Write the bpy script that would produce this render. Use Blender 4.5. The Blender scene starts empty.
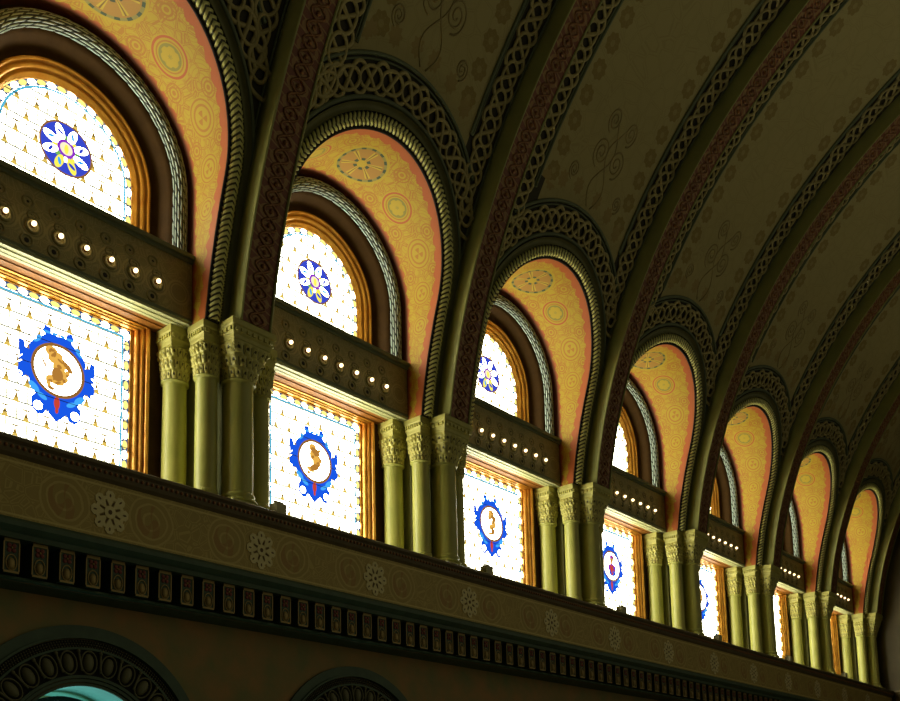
import bpy, math, random
from mathutils import Vector, Matrix
random.seed(7)
PI = math.pi
L = 4.5                                   # one bay in metres
sin, cos, sqrt = math.sin, math.cos, math.sqrt
scene = bpy.context.scene
COL = scene.collection

# ------------------------------------------------------------------ mesh builder (bay units, multiplied by L)
class MB:
    def __init__(s): s.v=[]; s.f=[]; s.m=[]; s.sm=[]; s.uv=[]; s.uv2=[]
    def vert(s,p,uv=(0,0),uv2=(0,0)):
        s.v.append((p[0]*L,p[1]*L,p[2]*L)); s.uv.append(uv); s.uv2.append(uv2); return len(s.v)-1
    def face(s,ids,m=0,smooth=False): s.f.append(tuple(ids)); s.m.append(m); s.sm.append(smooth)
    def poly(s,pts,m=0,uvs=None):
        s.face([s.vert(p,uvs[i] if uvs else (0,0)) for i,p in enumerate(pts)],m)
    def grid(s,fn,nu,nv,m=0,cu=False,cv=False,smooth=True,uvf=None,uvf2=None):
        U=nu if cu else nu+1; V=nv if cv else nv+1
        b=len(s.v)
        for i in range(U):
            for j in range(V):
                u,v=i/nu,j/nv
                s.vert(fn(u,v), uvf(u,v) if uvf else (u,v), uvf2(u,v) if uvf2 else (0,0))
        for i in range(nu):
            for j in range(nv):
                a=b+(i%U)*V+(j%V); c=b+((i+1)%U)*V+(j%V); d=b+((i+1)%U)*V+((j+1)%V); e=b+(i%U)*V+((j+1)%V)
                s.face((a,c,d,e),m,smooth)
    def box(s,x0,x1,y0,y1,z0,z1,m=0):
        P=[(x0,y0,z0),(x1,y0,z0),(x1,y1,z0),(x0,y1,z0),(x0,y0,z1),(x1,y0,z1),(x1,y1,z1),(x0,y1,z1)]
        i=[s.vert(p,(p[0],p[2])) for p in P]
        for q in ((0,3,2,1),(4,5,6,7),(0,1,5,4),(1,2,6,5),(2,3,7,6),(3,0,4,7)): s.face([i[k] for k in q],m)
    def tube(s,pts,r,n=6,closed=False,m=0,normals=None,flat=1.0):
        N=len(pts); P=[Vector(p) for p in pts]; b=len(s.v)
        for i in range(N):
            t=(P[(i+1)%N]-P[i-1]) if closed else (P[min(i+1,N-1)]-P[max(i-1,0)])
            t.normalize()
            up=Vector(normals[i]) if normals else Vector((0,1,0))
            a=t.cross(up)
            if a.length<1e-6: a=t.cross(Vector((0,0,1)))
            a.normalize(); c=a.cross(t); c.normalize()
            for k in range(n):
                w=2*PI*k/n; s.vert(P[i]+a*(r*cos(w))+c*(r*flat*sin(w)),(i/N,k/n))
        for i in range(N if closed else N-1):
            for k in range(n):
                j=(i+1)%N; s.face((b+i*n+k,b+i*n+(k+1)%n,b+j*n+(k+1)%n,b+j*n+k),m,True)
        if not closed:
            s.face([b+k for k in range(n)][::-1],m); s.face([b+(N-1)*n+k for k in range(n)],m)
    def sweep(s,loops,m=0,closed=False,smooth=True,uvscale=None):
        # loops: list of equal-length point lists; skin between consecutive loops
        b=len(s.v); n=len(loops[0])
        for i,l in enumerate(loops):
            for j,p in enumerate(l): s.vert(p,(j/n,i/len(loops)))
        for i in range(len(loops)-1):
            for j in range(n if closed else n-1):
                k=(j+1)%n; s.face((b+i*n+j,b+i*n+k,b+(i+1)*n+k,b+(i+1)*n+j),m,smooth)
    def sphere(s,c,r,m=0,nu=8,nv=6,sc=(1,1,1)):
        s.grid(lambda u,v:(c[0]+r*sc[0]*cos(2*PI*u)*sin(PI*v),c[1]+r*sc[1]*sin(2*PI*u)*sin(PI*v),c[2]-r*sc[2]*cos(PI*v)),nu,nv,m,cu=True)
    def lathe(s,prof,c=(0,0),n=24,m=0,smooth=True):
        s.grid(lambda u,v:(c[0]+prof[round(v*(len(prof)-1))][0]*cos(2*PI*u),c[1]+prof[round(v*(len(prof)-1))][0]*sin(2*PI*u),prof[round(v*(len(prof)-1))][1]),n,len(prof)-1,m,cu=True,smooth=smooth)
    def prism(s,poly,y0,y1,m=0,back=True):
        # poly: (x,z) outline, extruded along y (front at y0)
        n=len(poly); f=[s.vert((x,y0,z),(x,z)) for x,z in poly]; k=[s.vert((x,y1,z),(x,z)) for x,z in poly]
        s.face(f,m)
        if back: s.face(k[::-1],m)
        for i in range(n):
            j=(i+1)%n; s.face((f[i],k[i],k[j],f[j]),m)
    def build(s,name,mats,parent=None):
        me=bpy.data.meshes.new(name); me.from_pydata(s.v,[],s.f)
        for mt in (mats if isinstance(mats,(list,tuple)) else [mats]): me.materials.append(mt)
        me.polygons.foreach_set('material_index',s.m); me.polygons.foreach_set('use_smooth',s.sm)
        for nm,src in (('UVMap',s.uv),('UV2',s.uv2)):
            lay=me.uv_layers.new(name=nm); d=[]
            for l in me.loops: d.extend(src[l.vertex_index])
            lay.data.foreach_set('uv',d)
        me.update()
        o=bpy.data.objects.new(name,me); COL.objects.link(o)
        if parent: o.parent=parent
        return o

def empty(name,label,cat,loc=(0,0,0),group=None,kind=None):
    o=bpy.data.objects.new(name,None); COL.objects.link(o); o.location=[c*L for c in loc]; o.empty_display_size=.2
    tag(o,label,cat,group,kind); return o
def tag(o,label=None,cat=None,group=None,kind=None):
    if label: o['label']=label
    if cat: o['category']=cat
    if group: o['group']=group
    if kind: o['kind']=kind
    return o
def dup(root,loc,sx=1.0,label=None):
    r=root.copy(); COL.objects.link(r); r.location=[c*L for c in loc]; r.scale=(sx,1,1)
    if label: r['label']=label
    for ch in list(root.children):
        c=ch.copy(); COL.objects.link(c); c.parent=r
        for g in list(ch.children):
            d=g.copy(); COL.objects.link(d); d.parent=c
    return r

# ------------------------------------------------------------------ node helpers
class X:
    nt=None
    def __init__(s,k): s.k=k
    @staticmethod
    def op(o,*a,clamp=False):
        n=X.nt.nodes.new('ShaderNodeMath'); n.operation=o; n.use_clamp=clamp
        for i,q in enumerate(a):
            if isinstance(q,X): X.nt.links.new(q.k,n.inputs[i])
            else: n.inputs[i].default_value=q
        return X(n.outputs[0])
    def __add__(a,b): return X.op('ADD',a,b)
    __radd__=__add__
    def __sub__(a,b): return X.op('SUBTRACT',a,b)
    def __rsub__(a,b): return X.op('SUBTRACT',b,a)
    def __mul__(a,b): return X.op('MULTIPLY',a,b)
    __rmul__=__mul__
    def __truediv__(a,b): return X.op('DIVIDE',a,b)
    def __lt__(a,b): return X.op('LESS_THAN',a,b)
    def __gt__(a,b): return X.op('GREATER_THAN',a,b)
    def abs(a): return X.op('ABSOLUTE',a)
    def fr(a): return X.op('FRACT',a)
    def fl(a): return X.op('FLOOR',a)
    def sin(a): return X.op('SINE',a)
    def cos(a): return X.op('COSINE',a)
    def max(a,b): return X.op('MAXIMUM',a,b)
    def min(a,b): return X.op('MINIMUM',a,b)
def hyp(a,b): return X.op('SQRT',a*a+b*b)
def atan2(a,b): return X.op('ARCTAN2',a,b)
def band(d,w): return (d.abs())<w
def mix(f,a,b):
    n=X.nt.nodes.new('ShaderNodeMix'); n.data_type='RGBA'
    for sock,q in ((n.inputs['Factor'],f),(n.inputs[6],a),(n.inputs[7],b)):
        if isinstance(q,X): X.nt.links.new(q.k,sock)
        elif isinstance(q,(tuple,list)): sock.default_value=(*q[:3],1)
        else: sock.default_value=q
    return X(n.outputs[2])
def uv(name='UVMap'):
    n=X.nt.nodes.new('ShaderNodeUVMap'); n.uv_map=name
    s=X.nt.nodes.new('ShaderNodeSeparateXYZ'); X.nt.links.new(n.outputs[0],s.inputs[0]); return X(s.outputs[0]),X(s.outputs[1]),n.outputs[0]
def objc():
    n=X.nt.nodes.new('ShaderNodeNewGeometry'); return n.outputs['Position']
def noise(vec,scale,detail=3,rough=.55):
    n=X.nt.nodes.new('ShaderNodeTexNoise'); X.nt.links.new(vec,n.inputs['Vector']); n.inputs['Scale'].default_value=scale
    n.inputs['Detail'].default_value=detail; n.inputs['Roughness'].default_value=rough; return X(n.outputs['Fac'])
def voro(vec,scale,feat='DISTANCE_TO_EDGE'):
    n=X.nt.nodes.new('ShaderNodeTexVoronoi'); n.feature=feat; X.nt.links.new(vec,n.inputs['Vector']); n.inputs['Scale'].default_value=scale
    return X(n.outputs['Distance'])
def newmat(name):
    m=bpy.data.materials.new(name); m.use_nodes=True; X.nt=m.node_tree
    return m,m.node_tree.nodes['Principled BSDF']
def link(q,sock):
    if isinstance(q,X): X.nt.links.new(q.k,sock)
    elif isinstance(q,(tuple,list)): sock.default_value=(*q[:3],1)
    else: sock.default_value=q
def bump(h,b,strength=.5,dist=.02):
    n=X.nt.nodes.new('ShaderNodeBump'); n.inputs['Strength'].default_value=strength; n.inputs['Distance'].default_value=dist
    X.nt.links.new(h.k,n.inputs['Height']); X.nt.links.new(n.outputs[0],b.inputs['Normal'])
def plain(name,c,rough=.6,metal=0,c2=None,scale=3,bs=.15,bscale=30,spec=.4):
    m,b=newmat(name); p=objc(); n=noise(p,scale,4)
    c2=c2 or tuple(x*.72 for x in c)
    f=X.op('MULTIPLY_ADD',n,2.2,-.6,clamp=True)
    link(mix(f,c2,c),b.inputs['Base Color']); b.inputs['Roughness'].default_value=rough; b.inputs['Metallic'].default_value=metal
    b.inputs['Specular IOR Level'].default_value=spec
    bump(noise(p,bscale,3),b,bs,.01); return m
def emis(name,c,s):
    m=bpy.data.materials.new(name); m.use_nodes=True; X.nt=m.node_tree; nt=m.node_tree
    nt.nodes.remove(nt.nodes['Principled BSDF']); e=nt.nodes.new('ShaderNodeEmission'); e.inputs[0].default_value=(*c,1); e.inputs[1].default_value=s
    nt.links.new(e.outputs[0],nt.nodes['Material Output'].inputs[0]); return m,e

S = 13.0                                    # brightness of day-lit clear glass
M={}
M['column']=plain('olive_column_stone',(.50,.48,.12),.40,0,(.39,.39,.09),2.5,.1,18,.5)
M['abacus']=plain('olive_abacus_plaster',(.60,.55,.15),.5,0,(.48,.44,.12),9,.15,25,.4)
M['capital0']=plain('carved_olive_plaster',(.52,.50,.17),.5,0,(.36,.34,.10),9,.2,25,.4)
M['olive']=plain('dark_olive_plaster',(.22,.21,.08),.6,0,(.16,.16,.06),4,.2,22)
M['ribside']=plain('olive_rib_plaster',(.40,.40,.125),.5,0,(.32,.32,.10),3,.1,20)
M['rope']=plain('rope_gilt_olive',(.50,.46,.17),.35,.2,(.33,.31,.10),8,.1,25,.6)
M['strap']=plain('tan_strapwork',(.50,.42,.17),.6,0,(.38,.31,.12),6,.15,25)
M['banddark']=plain('dark_green_ground',(.05,.05,.03),.8)
M['border']=plain('grey_green_border',(.16,.19,.10),.6)
M['gold']=plain('gilded_wood_moulding',(.85,.42,.06),.22,.45,(.60,.24,.025),5,.1,20,.7)
M['brown']=plain('dark_brown_wood',(.062,.030,.007),.75,0,(.045,.022,.005),5,.15,15,.12)
M['braid']=plain('blue_grey_braid',(.26,.33,.30),.35,.1,(.15,.20,.19),9,.1,25,.7)
M['lintel']=plain('olive_brown_lintel',(.28,.25,.09),.55,0,(.21,.19,.07),5,.3,14)
M['strip']=plain('pale_olive_moulding',(.55,.55,.28),.4,0,(.46,.46,.22),4,.05,20)
M['wallstone']=plain('mottled_wall_plaster',(.46,.25,.09),.75,0,(.22,.24,.09),2.4,.15,8)
M['redbrown']=plain('red_brown_plaster',(.30,.10,.05),.6,0,(.2,.07,.035),4)
M['ledge']=plain('dark_ledge_stone',(.20,.15,.07),.6,0,(.14,.11,.05),4)
M['greenmould']=plain('dark_green_moulding',(.085,.14,.08),.55,0,(.06,.10,.06),5)
M['beadgold']=plain('bronze_beads',(.42,.2,.08),.4,.3)
M['rosette']=plain('pale_painted_rosette',(.92,.80,.40),.7,0,(.74,.64,.30),12)
M['corbred']=plain('corbel_red',(.28,.07,.05),.6)
M['corbgold']=plain('corbel_gold',(.42,.30,.10),.45,.3)
M['corbgreen']=plain('corbel_green',(.07,.11,.06),.6)
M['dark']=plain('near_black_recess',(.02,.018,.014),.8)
M['floor']=plain('floor_stone',(.2,.16,.1),.4)
M['lampbox']=plain('lamp_housing',(.55,.50,.25),.4)
M['lead'],_b=newmat('lead_came'); _b.inputs['Base Color'].default_value=(.03,.03,.03,1)
M['bulb'],_=emis('glowing_bulb',(1,.70,.36),4)
for nm,c in (('g_blue',(.01,.10,.80)),('g_azure',(.06,.42,1.0)),('g_navy',(.04,.07,.62)),('g_brown',(.30,.13,.03)),('g_white',(S,S,S*.8)),
             ('g_gold',(.85,.46,.08)),('g_ochre',(.45,.20,.035)),('g_purple',(.28,.03,.60)),('g_yellow',(1.1,.95,.10)),('g_red',(.6,.06,.03)),('g_green',(.2,.5,.1)),('g_pale',(1.0,.92,.62))):
    M[nm],_=emis('stained_glass_'+nm[2:],tuple(x/S for x in c),S)
M['cyan'],_=emis('daylit_cyan_glass',(.42,.95,.92),1.3)
M['cyanlit']=plain('cyan_lit_soffit',(.35,.75,.66),.5)  # cyan glow of the lower windows tinted into the plaster colour

def capmat():
    m,b=newmat('drilled_leaf_capital'); u,t,vec=uv(); pos=objc()
    row=t*3; r_=row.fl(); fv=row.fr(); fu=(u*16+r_*.5+(fv*3).sin()*.12).fr()-.5
    col=mix(noise(pos,9,3),(.66,.60,.16),(.44,.40,.10))
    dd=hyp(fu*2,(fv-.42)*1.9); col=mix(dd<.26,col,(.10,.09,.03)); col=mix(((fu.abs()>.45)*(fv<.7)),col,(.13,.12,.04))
    col=mix(band((fu.abs()*1.2+fv*.8).fr()-.55,.035)*(dd>.4),col,(.20,.18,.06))
    link(col,b.inputs['Base Color']); b.inputs['Roughness'].default_value=.45; bump(dd,b,.4,.02); return m
M['capital']=capmat()
def ropemat():
    m,b=newmat('rope_pattern_gilt'); s,v,vec=uv()
    d=(s/.0175+(v*2-.5).abs()*1.9).fr()
    d2=(s/.021+((v*2-.5).abs()-1).abs()*0).fr()
    e=(d*2-1).abs()
    col=mix(e>.62,(.78,.74,.26),(.06,.055,.02))
    link(col,b.inputs['Base Color']); b.inputs['Roughness'].default_value=.35; b.inputs['Metallic'].default_value=.15; return m
M['rope']=ropemat()
def braidmat():
    m,b=newmat('blue_grey_braid_pattern'); s,v,vec=uv()
    row=v*9; rf=row.fr(); off=(row.fl()*.5).fr()
    c=(s/.052+off+rf*.35).fr(); e=rf.min(1-rf)*3.5; e2=c.min(1-c)*7
    k=e.min(e2)
    col=mix(k<.75,(.50,.60,.52),(.05,.065,.055)); col=mix(k>1.5,col,(.30,.38,.33))
    link(col,b.inputs['Base Color']); b.inputs['Roughness'].default_value=.3; b.inputs['Metallic'].default_value=.1; return m
M['braid']=braidmat()

# stained glass field: white quarries with little fleurs, bead border, blue fillet.  uv = position in bay units about the window centre
def glassmat(arched):
    m,e=emis('stained_glass_arched' if arched else 'stained_glass_square',(1,1,1),S)
    u,v,_v=uv()
    ch=.052; cw=.060
    row=(v/ch).fl(); fv=(v/ch).fr()
    uu=u/cw+row*.5; fu=uu.fr()-.5
    hl=(fv<.12)
    du=fu*cw; dv=fv*ch
    drop=(du.abs()<(.0105-dv*.32).max(.002))*(dv<.038)
    cross=band(dv-.035,.0028)*(du.abs()<.011)
    vp=v.max(0.0); edge=(.222-hyp(u,vp)) if arched else ((.226-u.abs()).min(.5825/2-v.abs()))
    if arched: along=atan2(u,vp)*.21-(v-vp)
    else:
        side=(.226-u.abs())<(.5825/2-v.abs())
        along=v*side+u*(1-side)
    pb=(along/.032).fr()-.5
    be=edge-.009
    oval=hyp(pb*1.12,be*60)<.50
    par=((along/.032).fl()*.5).fr()>.2
    ncol=noise(_v,26,2)
    base=mix(ncol>.60,(1,1,.98),(.80,.80,.60))
    base=mix(hl,base,(.026,.028,.030))
    base=mix(band(fu+.5-.03,.045),base,(.034,.034,.030))
    base=mix(cross,base,(.02,.016,.012))
    base=mix(drop,base,mix(dv>.012,(.060,.043,.012),(.030,.019,.005)))
    base=mix(band(edge-.0235,.0036),base,(.008,.040,.075))
    base=mix(edge<.0185,base,mix(oval,(.003,.008,.028),mix(par,(1,1,1),(.10,.085,.03))))
    base=mix(1.0,base,base); n=X.nt.nodes.new('ShaderNodeMix'); n.data_type='RGBA'; n.blend_type='MULTIPLY'; n.inputs['Factor'].default_value=1; X.nt.links.new(base.k,n.inputs[6]); n.inputs[7].default_value=(1,.97,.74,1)
    X.nt.links.new(n.outputs[2],e.inputs[0]); return m
M['glass_sq']=glassmat(False); M['glass_ar']=glassmat(True)

# painted soffit of the window arches; UVMap=(s,y)  UV2=(s, distance from the front edge)
def soffitmat():
    m,b=newmat('painted_arch_soffit'); s,y,vec=uv(); s2,e,_=uv('UV2')
    a=s.abs(); nz=noise(vec,9,2); nf=noise(vec,60,2)
    ORA=(.46,.11,.030); YEL=(.47,.33,.022); OLV=(.25,.22,.04); TEA=(.05,.085,.05); AMB=(.42,.185,.022); MAR_SHADE=(.10,.022,.010)
    # filigree ground
    w=voro(vec,30); fil=band(w-.07,.04)
    col=mix(fil*.9,YEL,AMB)
    vr=voro(vec,11,'F1'); col=mix(band((vr*9).fr()-.5,.10)*.6,col,AMB)
    def circ(cs,cy,r,c):
        ds=a-cs if cs else s; dy=y-cy; d=hyp(ds,dy)/r; ang=atan2(dy,ds)
        return d,ang
    def ring(col,d,lo,hi,c): return mix((d>lo)*(d<hi),col,c)
    for cs,cy,r in ((.125,-.078,.034),(.338,-.042,.030),(.290,.092,.030),(.135,.098,.032),(.46,.10,.028),(.47,-.015,.026)):
        d,an=circ(cs,cy,r,0); col=ring(col,d,-1,.62,AMB); col=ring(col,d,.24,.42,YEL); col=ring(col,d,.8,.95,AMB)
    for cs,cy,r in ((.393,.030,.056),(.534,.058,.046),(.66,.075,.040)):
        d,an=circ(cs,cy,r,0); col=ring(col,d,-1,1,YEL); col=ring(col,d,.84,.94,AMB); col=ring(col,d,.55,.68,AMB); col=ring(col,d,-1,.36,mix(((an*3).cos()>0),AMB,YEL))
    d,an=circ(.215,.025,.062,0)
    col=ring(col,d,-1,1.05,YEL); col=ring(col,d,.86,.98,ORA); col=ring(col,d,-1,.62,OLV)
    col=mix((d<.5)*((an*6).cos()*.12+.36>((d-.28).abs()*1.6)),col,YEL); col=ring(col,d,.68,.76,AMB)
    d,an=circ(0,.004,.094,0)
    col=ring(col,d,-1,1.08,YEL); col=ring(col,d,-1,.97,(.40,.21,.04))
    col=ring(col,d,.86,.97,mix((an*14).cos()>.2,(.26,.23,.06),TEA))
    star=(an*3).cos().abs()
    col=mix((d<.80)*(star<.40),col,(.52,.38,.04)); col=mix((d<.80)*(star<.12),col,(.20,.12,.03))
    col=mix((d<.34)*((an*6).cos()>0),col,TEA); col=ring(col,d,-1,.2,YEL)
    # orange margins, scalloped towards the yellow
    sc=(s*62).sin().abs()*.012+(nf-.5)*.02
    col=mix(e<(sc+.028),col,ORA); col=mix(y>(sc*-1+.138),col,ORA)
    col=mix(X.op('MULTIPLY_ADD',y,60.0,-7.8,clamp=True),col,MAR_SHADE)  # braid moulding's shade on the back margin, painted in as maroon
    col=mix(nz*.25,col,mix(.5,col,(.3,.18,.03)))
    link(col,b.inputs['Base Color']); b.inputs['Roughness'].default_value=.6; b.inputs['Specular IOR Level'].default_value=.25
    return m
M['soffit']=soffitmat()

# painted vault field; UVMap=(x' in -1..0, z)  UV2=(x', arc length)
def vaultmat():
    m,b=newmat('painted_vault'); x,z,_=uv(); x2,s,vec=uv('UV2'); pos=objc()
    dp=.5-(x+.5).abs(); rho=hyp(x+.514,z-.440)
    F=(.50,.42,.18)
    col=mix(noise(pos,1.3,5)*.8,F,(.42,.36,.15))
    # rosette columns beside the bands
    sp=.098; r_s=(s/sp).fr()-.5; r_x=dp-.268; d=hyp(r_s*sp,r_x); an=atan2(r_s*sp,r_x)
    ros=d<((an*8).cos()*.003+.036); hole=(d<.012)+((an*4).cos().abs()<.15)*(d<.026)*(d>.014)
    col=mix(ros*(z>1.02),col,(.33,.25,.085)); col=mix(ros*(hole>.5)*(z>1.02),col,(.42,.34,.13))
    # scattered rosettes following the arch band
    al=atan2(x+.514,z-.440); fa=(al/.16).fr()-.5; d2=hyp(fa*.16*.63,rho-.63); an2=atan2(fa*.1,rho-.63)
    col=mix((d2<((an2*8).cos()*.004+.027))*(dp>.2),col,(.40,.30,.115))
    w=voro(vec,15); col=mix(band(w-.05,.02)*.3,col,(.33,.25,.09))
    dark=((rho<.566)+(dp<.204))>.5
    col=mix(dark,col,(.062,.055,.036))
    link(col,b.inputs['Base Color']); b.inputs['Roughness'].default_value=.75; b.inputs['Specular IOR Level'].default_value=.2
    bump(noise(pos,12,3),b,.12,.01); return m
M['vault']=vaultmat()
M['spiral']=plain('painted_tendril',(.43,.34,.135),.75)

def ribpanelmat():
    m,b=newmat('painted_rib_panel'); u,v,vec=uv()   # u across 0..1, v along in bay units
    w=u-.5; k=(v/.055).fr()-.5
    d=hyp(w*2.1,k*2); an=atan2(k,w)
    col=mix(band(d-.72,.14),(.21,.06,.022),(.34,.18,.055)); col=mix(d<.3,col,(.36,.19,.06))
    dg=((v/.028+w*1.2).fr()-.5).abs(); col=mix((dg<.09)*.7,col,(.40,.25,.085))
    link(col,b.inputs['Base Color']); b.inputs['Roughness'].default_value=.55
    bump(band(d-.72,.16)+(dg<.1)*.7,b,.6,.02); return m
M['ribpanel']=ribpanelmat()

def friezemat():
    m,b=newmat('painted_frieze'); x,z,vec=uv(); pos=objc()   # x in bay units, z
    u=((x+.5)/.25).fr()-.5; dz=(z+.725); d=hyp(u*.25,dz); an=atan2(dz,u)
    col=mix(noise(pos,2.2,4),(.52,.36,.09),(.42,.32,.08))
    nn=(noise(vec,14,3)-.5)*.02; d=d+nn
    col=mix((band(d-.066,.003)+band(d-.048,.003)+band(d-.024,.003))*.8,col,(.64,.50,.15))
    col=mix((d<.046)*((an*3+d*60).cos()>.2)*.5,col,(.42,.19,.05))
    w=voro(vec,30); col=mix((d>.07)*band(w-.08,.03)*.7,col,(.64,.50,.14))
    col=mix((dz.abs()>.064)*(dz.abs()<.069),col,(.70,.56,.18))
    link(col,b.inputs['Base Color']); b.inputs['Roughness'].default_value=.6; bump(noise(pos,10,3),b,.15,.01); return m
M['frieze']=friezemat()

def lintelmat():
    m,b=newmat('carved_lintel_face'); x,z,vec=uv(); pos=objc()
    u=(x/.0777+.5).fr()-.5
    d=hyp(u*.0777,z-.094); an=atan2(z-.094,u)
    c=mix(noise(pos,5,4),(.34,.30,.10),(.26,.23,.075))
    ri=band(d-.036,.003)+band(d-.027,.002)
    w=voro(vec,38); vi=band(w-.10,.05)
    c=mix((ri>.5),c,(.44,.37,.14)); c=mix(vi*(d>.038)*.7,c,(.42,.35,.13))
    link(c,b.inputs['Base Color']); b.inputs['Roughness'].default_value=.5
    bump(ri+vi*.5,b,.7,.03); return m
M['lintelface']=lintelmat()

# ------------------------------------------------------------------ layout
OFF=[0.0,-0.0168,0.0199,0.0251,0.0233,-0.0003,-0.0262]
PC=[n+.085+OFF[n] for n in range(7)]           # pier centres (bay units)
PW=[1.0]+[PC[n]-PC[n-1] for n in range(1,7)]   # bay widths; bay n lies left of pier n
YC,ZC,R0=-2.5425,-.3484,2.5640                 # vault section circle
RI=R0+.08                                      # vault surface behind the ribs
def vy(z,R=RI): return YC+sqrt(R*R-(z-ZC)**2)
def vpt(x,z,R=RI,out=0):                        # point on the vault, 'out' = towards the room
    y=vy(z,R); ny=(y-YC)/R; nz=(z-ZC)/R
    return (x,y-ny*out,z-nz*out)
def vn(z,R=RI): y=vy(z,R); return (0,-(y-YC)/R,-(z-ZC)/R)
A0=math.asin(-ZC/RI)
def arcz(s): return ZC+RI*sin(A0+s/RI)
def arcs(z): return RI*(math.asin((z-ZC)/RI)-A0)
ZT=2.18                                        # vault modelled up to here
CX=-.514; ZS=.440                       # centre of the opening in the vault
H=.372; ZA=.452                                # arch half-width / springing of its round part
ords=['first','second','third','fourth','fifth','sixth','seventh','eighth']
def wname(n): return ords[n]                    # windows counted from the left
X0=-1.75; X1=PC[6]+.075                        # ends of the wall

# ------------------------------------------------------------------ walls and vault (setting)
def struct(o): o['kind']='structure'; return o
w=MB()
# backing wall behind everything
w.box(X0,X1+.1,.31,.36,-1.94,1.3,0)
# pier cores, stepped behind the columns
def core(cx,zl,zh):
    half=[(-.222,.31),(-.222,.258),(-.105,.255),(-.105,.170),(-.040,.170),(-.040,.118)]
    poly=half+[(-x,y) for x,y in half[::-1]]
    n=len(poly)
    a=[w.vert((cx+x,y,zl)) for x,y in poly]; b=[w.vert((cx+x,y,zh)) for x,y in poly]
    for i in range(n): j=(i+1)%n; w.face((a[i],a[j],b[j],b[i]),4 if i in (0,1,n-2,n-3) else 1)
    w.face(b,1)
for n in range(7): core(PC[n],-.62,-.001)
core(PC[0]-1,-.62,-.001)
# lower wall below the cornice with two arched openings
LW=.08; AR=.212; AZ=-1.393
def lowwall_plain(x0,x1): w.grid(lambda u,v:(x0+(x1-x0)*u,LW,-1.94+(.99)*v),4,4,2,smooth=False)
lowwall_plain(X0,PC[0]-1); lowwall_plain(PC[1],X1)
def lowwall_arch(xr,wd):
    cx=xr-.5
    x0,x1=xr-wd,xr
    zt=-.95
    def outer(t):
        dx,dz=cos(t),sin(t); k=1e9
        if dx>1e-9: k=min(k,(x1-cx)/dx)
        if dx<-1e-9: k=min(k,(x0-cx)/dx)
        if dz>1e-9: k=min(k,(zt-AZ)/dz)
        return k
    ts=sorted([PI*i/48 for i in range(49)]+[math.atan2(zt-AZ,x1-cx),math.atan2(zt-AZ,x0-cx)])
    for i in range(len(ts)-1):
        a,b=ts[i],ts[i+1]
        p=[(cx+AR*cos(a),LW,AZ+AR*sin(a)),(cx+outer(a)*cos(a),LW,AZ+outer(a)*sin(a)),(cx+outer(b)*cos(b),LW,AZ+outer(b)*sin(b)),(cx+AR*cos(b),LW,AZ+AR*sin(b))]
        w.poly(p,2)
        w.poly([(cx+AR*cos(a),LW,AZ+AR*sin(a)),(cx+AR*cos(b),LW,AZ+AR*sin(b)),(cx+AR*cos(b),.305,AZ+AR*sin(b)),(cx+AR*cos(a),.305,AZ+AR*sin(a))],3)
    for sgn,xe in ((1,x1),(-1,x0)):
        w.poly([(cx+sgn*AR,LW,AZ),(xe,LW,AZ),(xe,LW,-1.94),(cx+sgn*AR,LW,-1.94)],2)
        w.poly([(cx+sgn*AR,LW,AZ),(cx+sgn*AR,.305,AZ),(cx+sgn*AR,.305,-1.94),(cx+sgn*AR,LW,-1.94)],3)
for n in (0,1): lowwall_arch(PC[n],PW[n])
# plaster above the left of the modelled bays
w.grid(lambda u,v:(X0+(PC[0]-1-X0)*u,.0+vy(.0),0-.62*(1-v)),1,1,1,smooth=False)
wall=struct(w.build('wall_left',[M['olive'],M['olive'],M['wallstone'],M['cyanlit'],M['brown']]))
e=MB()
zz=[i*ZT/24 for i in range(25)]
poly=[(X1,.36,-1.94)]+[(X1,.36,0)]+[(X1,vy(z)+.05,z) for z in zz]+[(X1,-2.6,ZT),(X1,-2.6,-1.94)]
n_=len(poly); fa=[e.vert(p) for p in poly]; fb=[e.vert((p[0]+.08,p[1],p[2])) for p in poly]
e.face(fa[::-1]); e.face(fb)
for i in range(n_): j=(i+1)%n_; e.face((fa[i],fa[j],fb[j],fb[i]))
struct(e.build('wall_end',plain('dark_end_wall_plaster',(.12,.095,.05),.75,0,(.08,.065,.035),1.5)))
f=MB(); f.box(X0,X1+.08,-2.6,.36,-1.97,-1.94); struct(f.build('floor',M['floor']))

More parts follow.
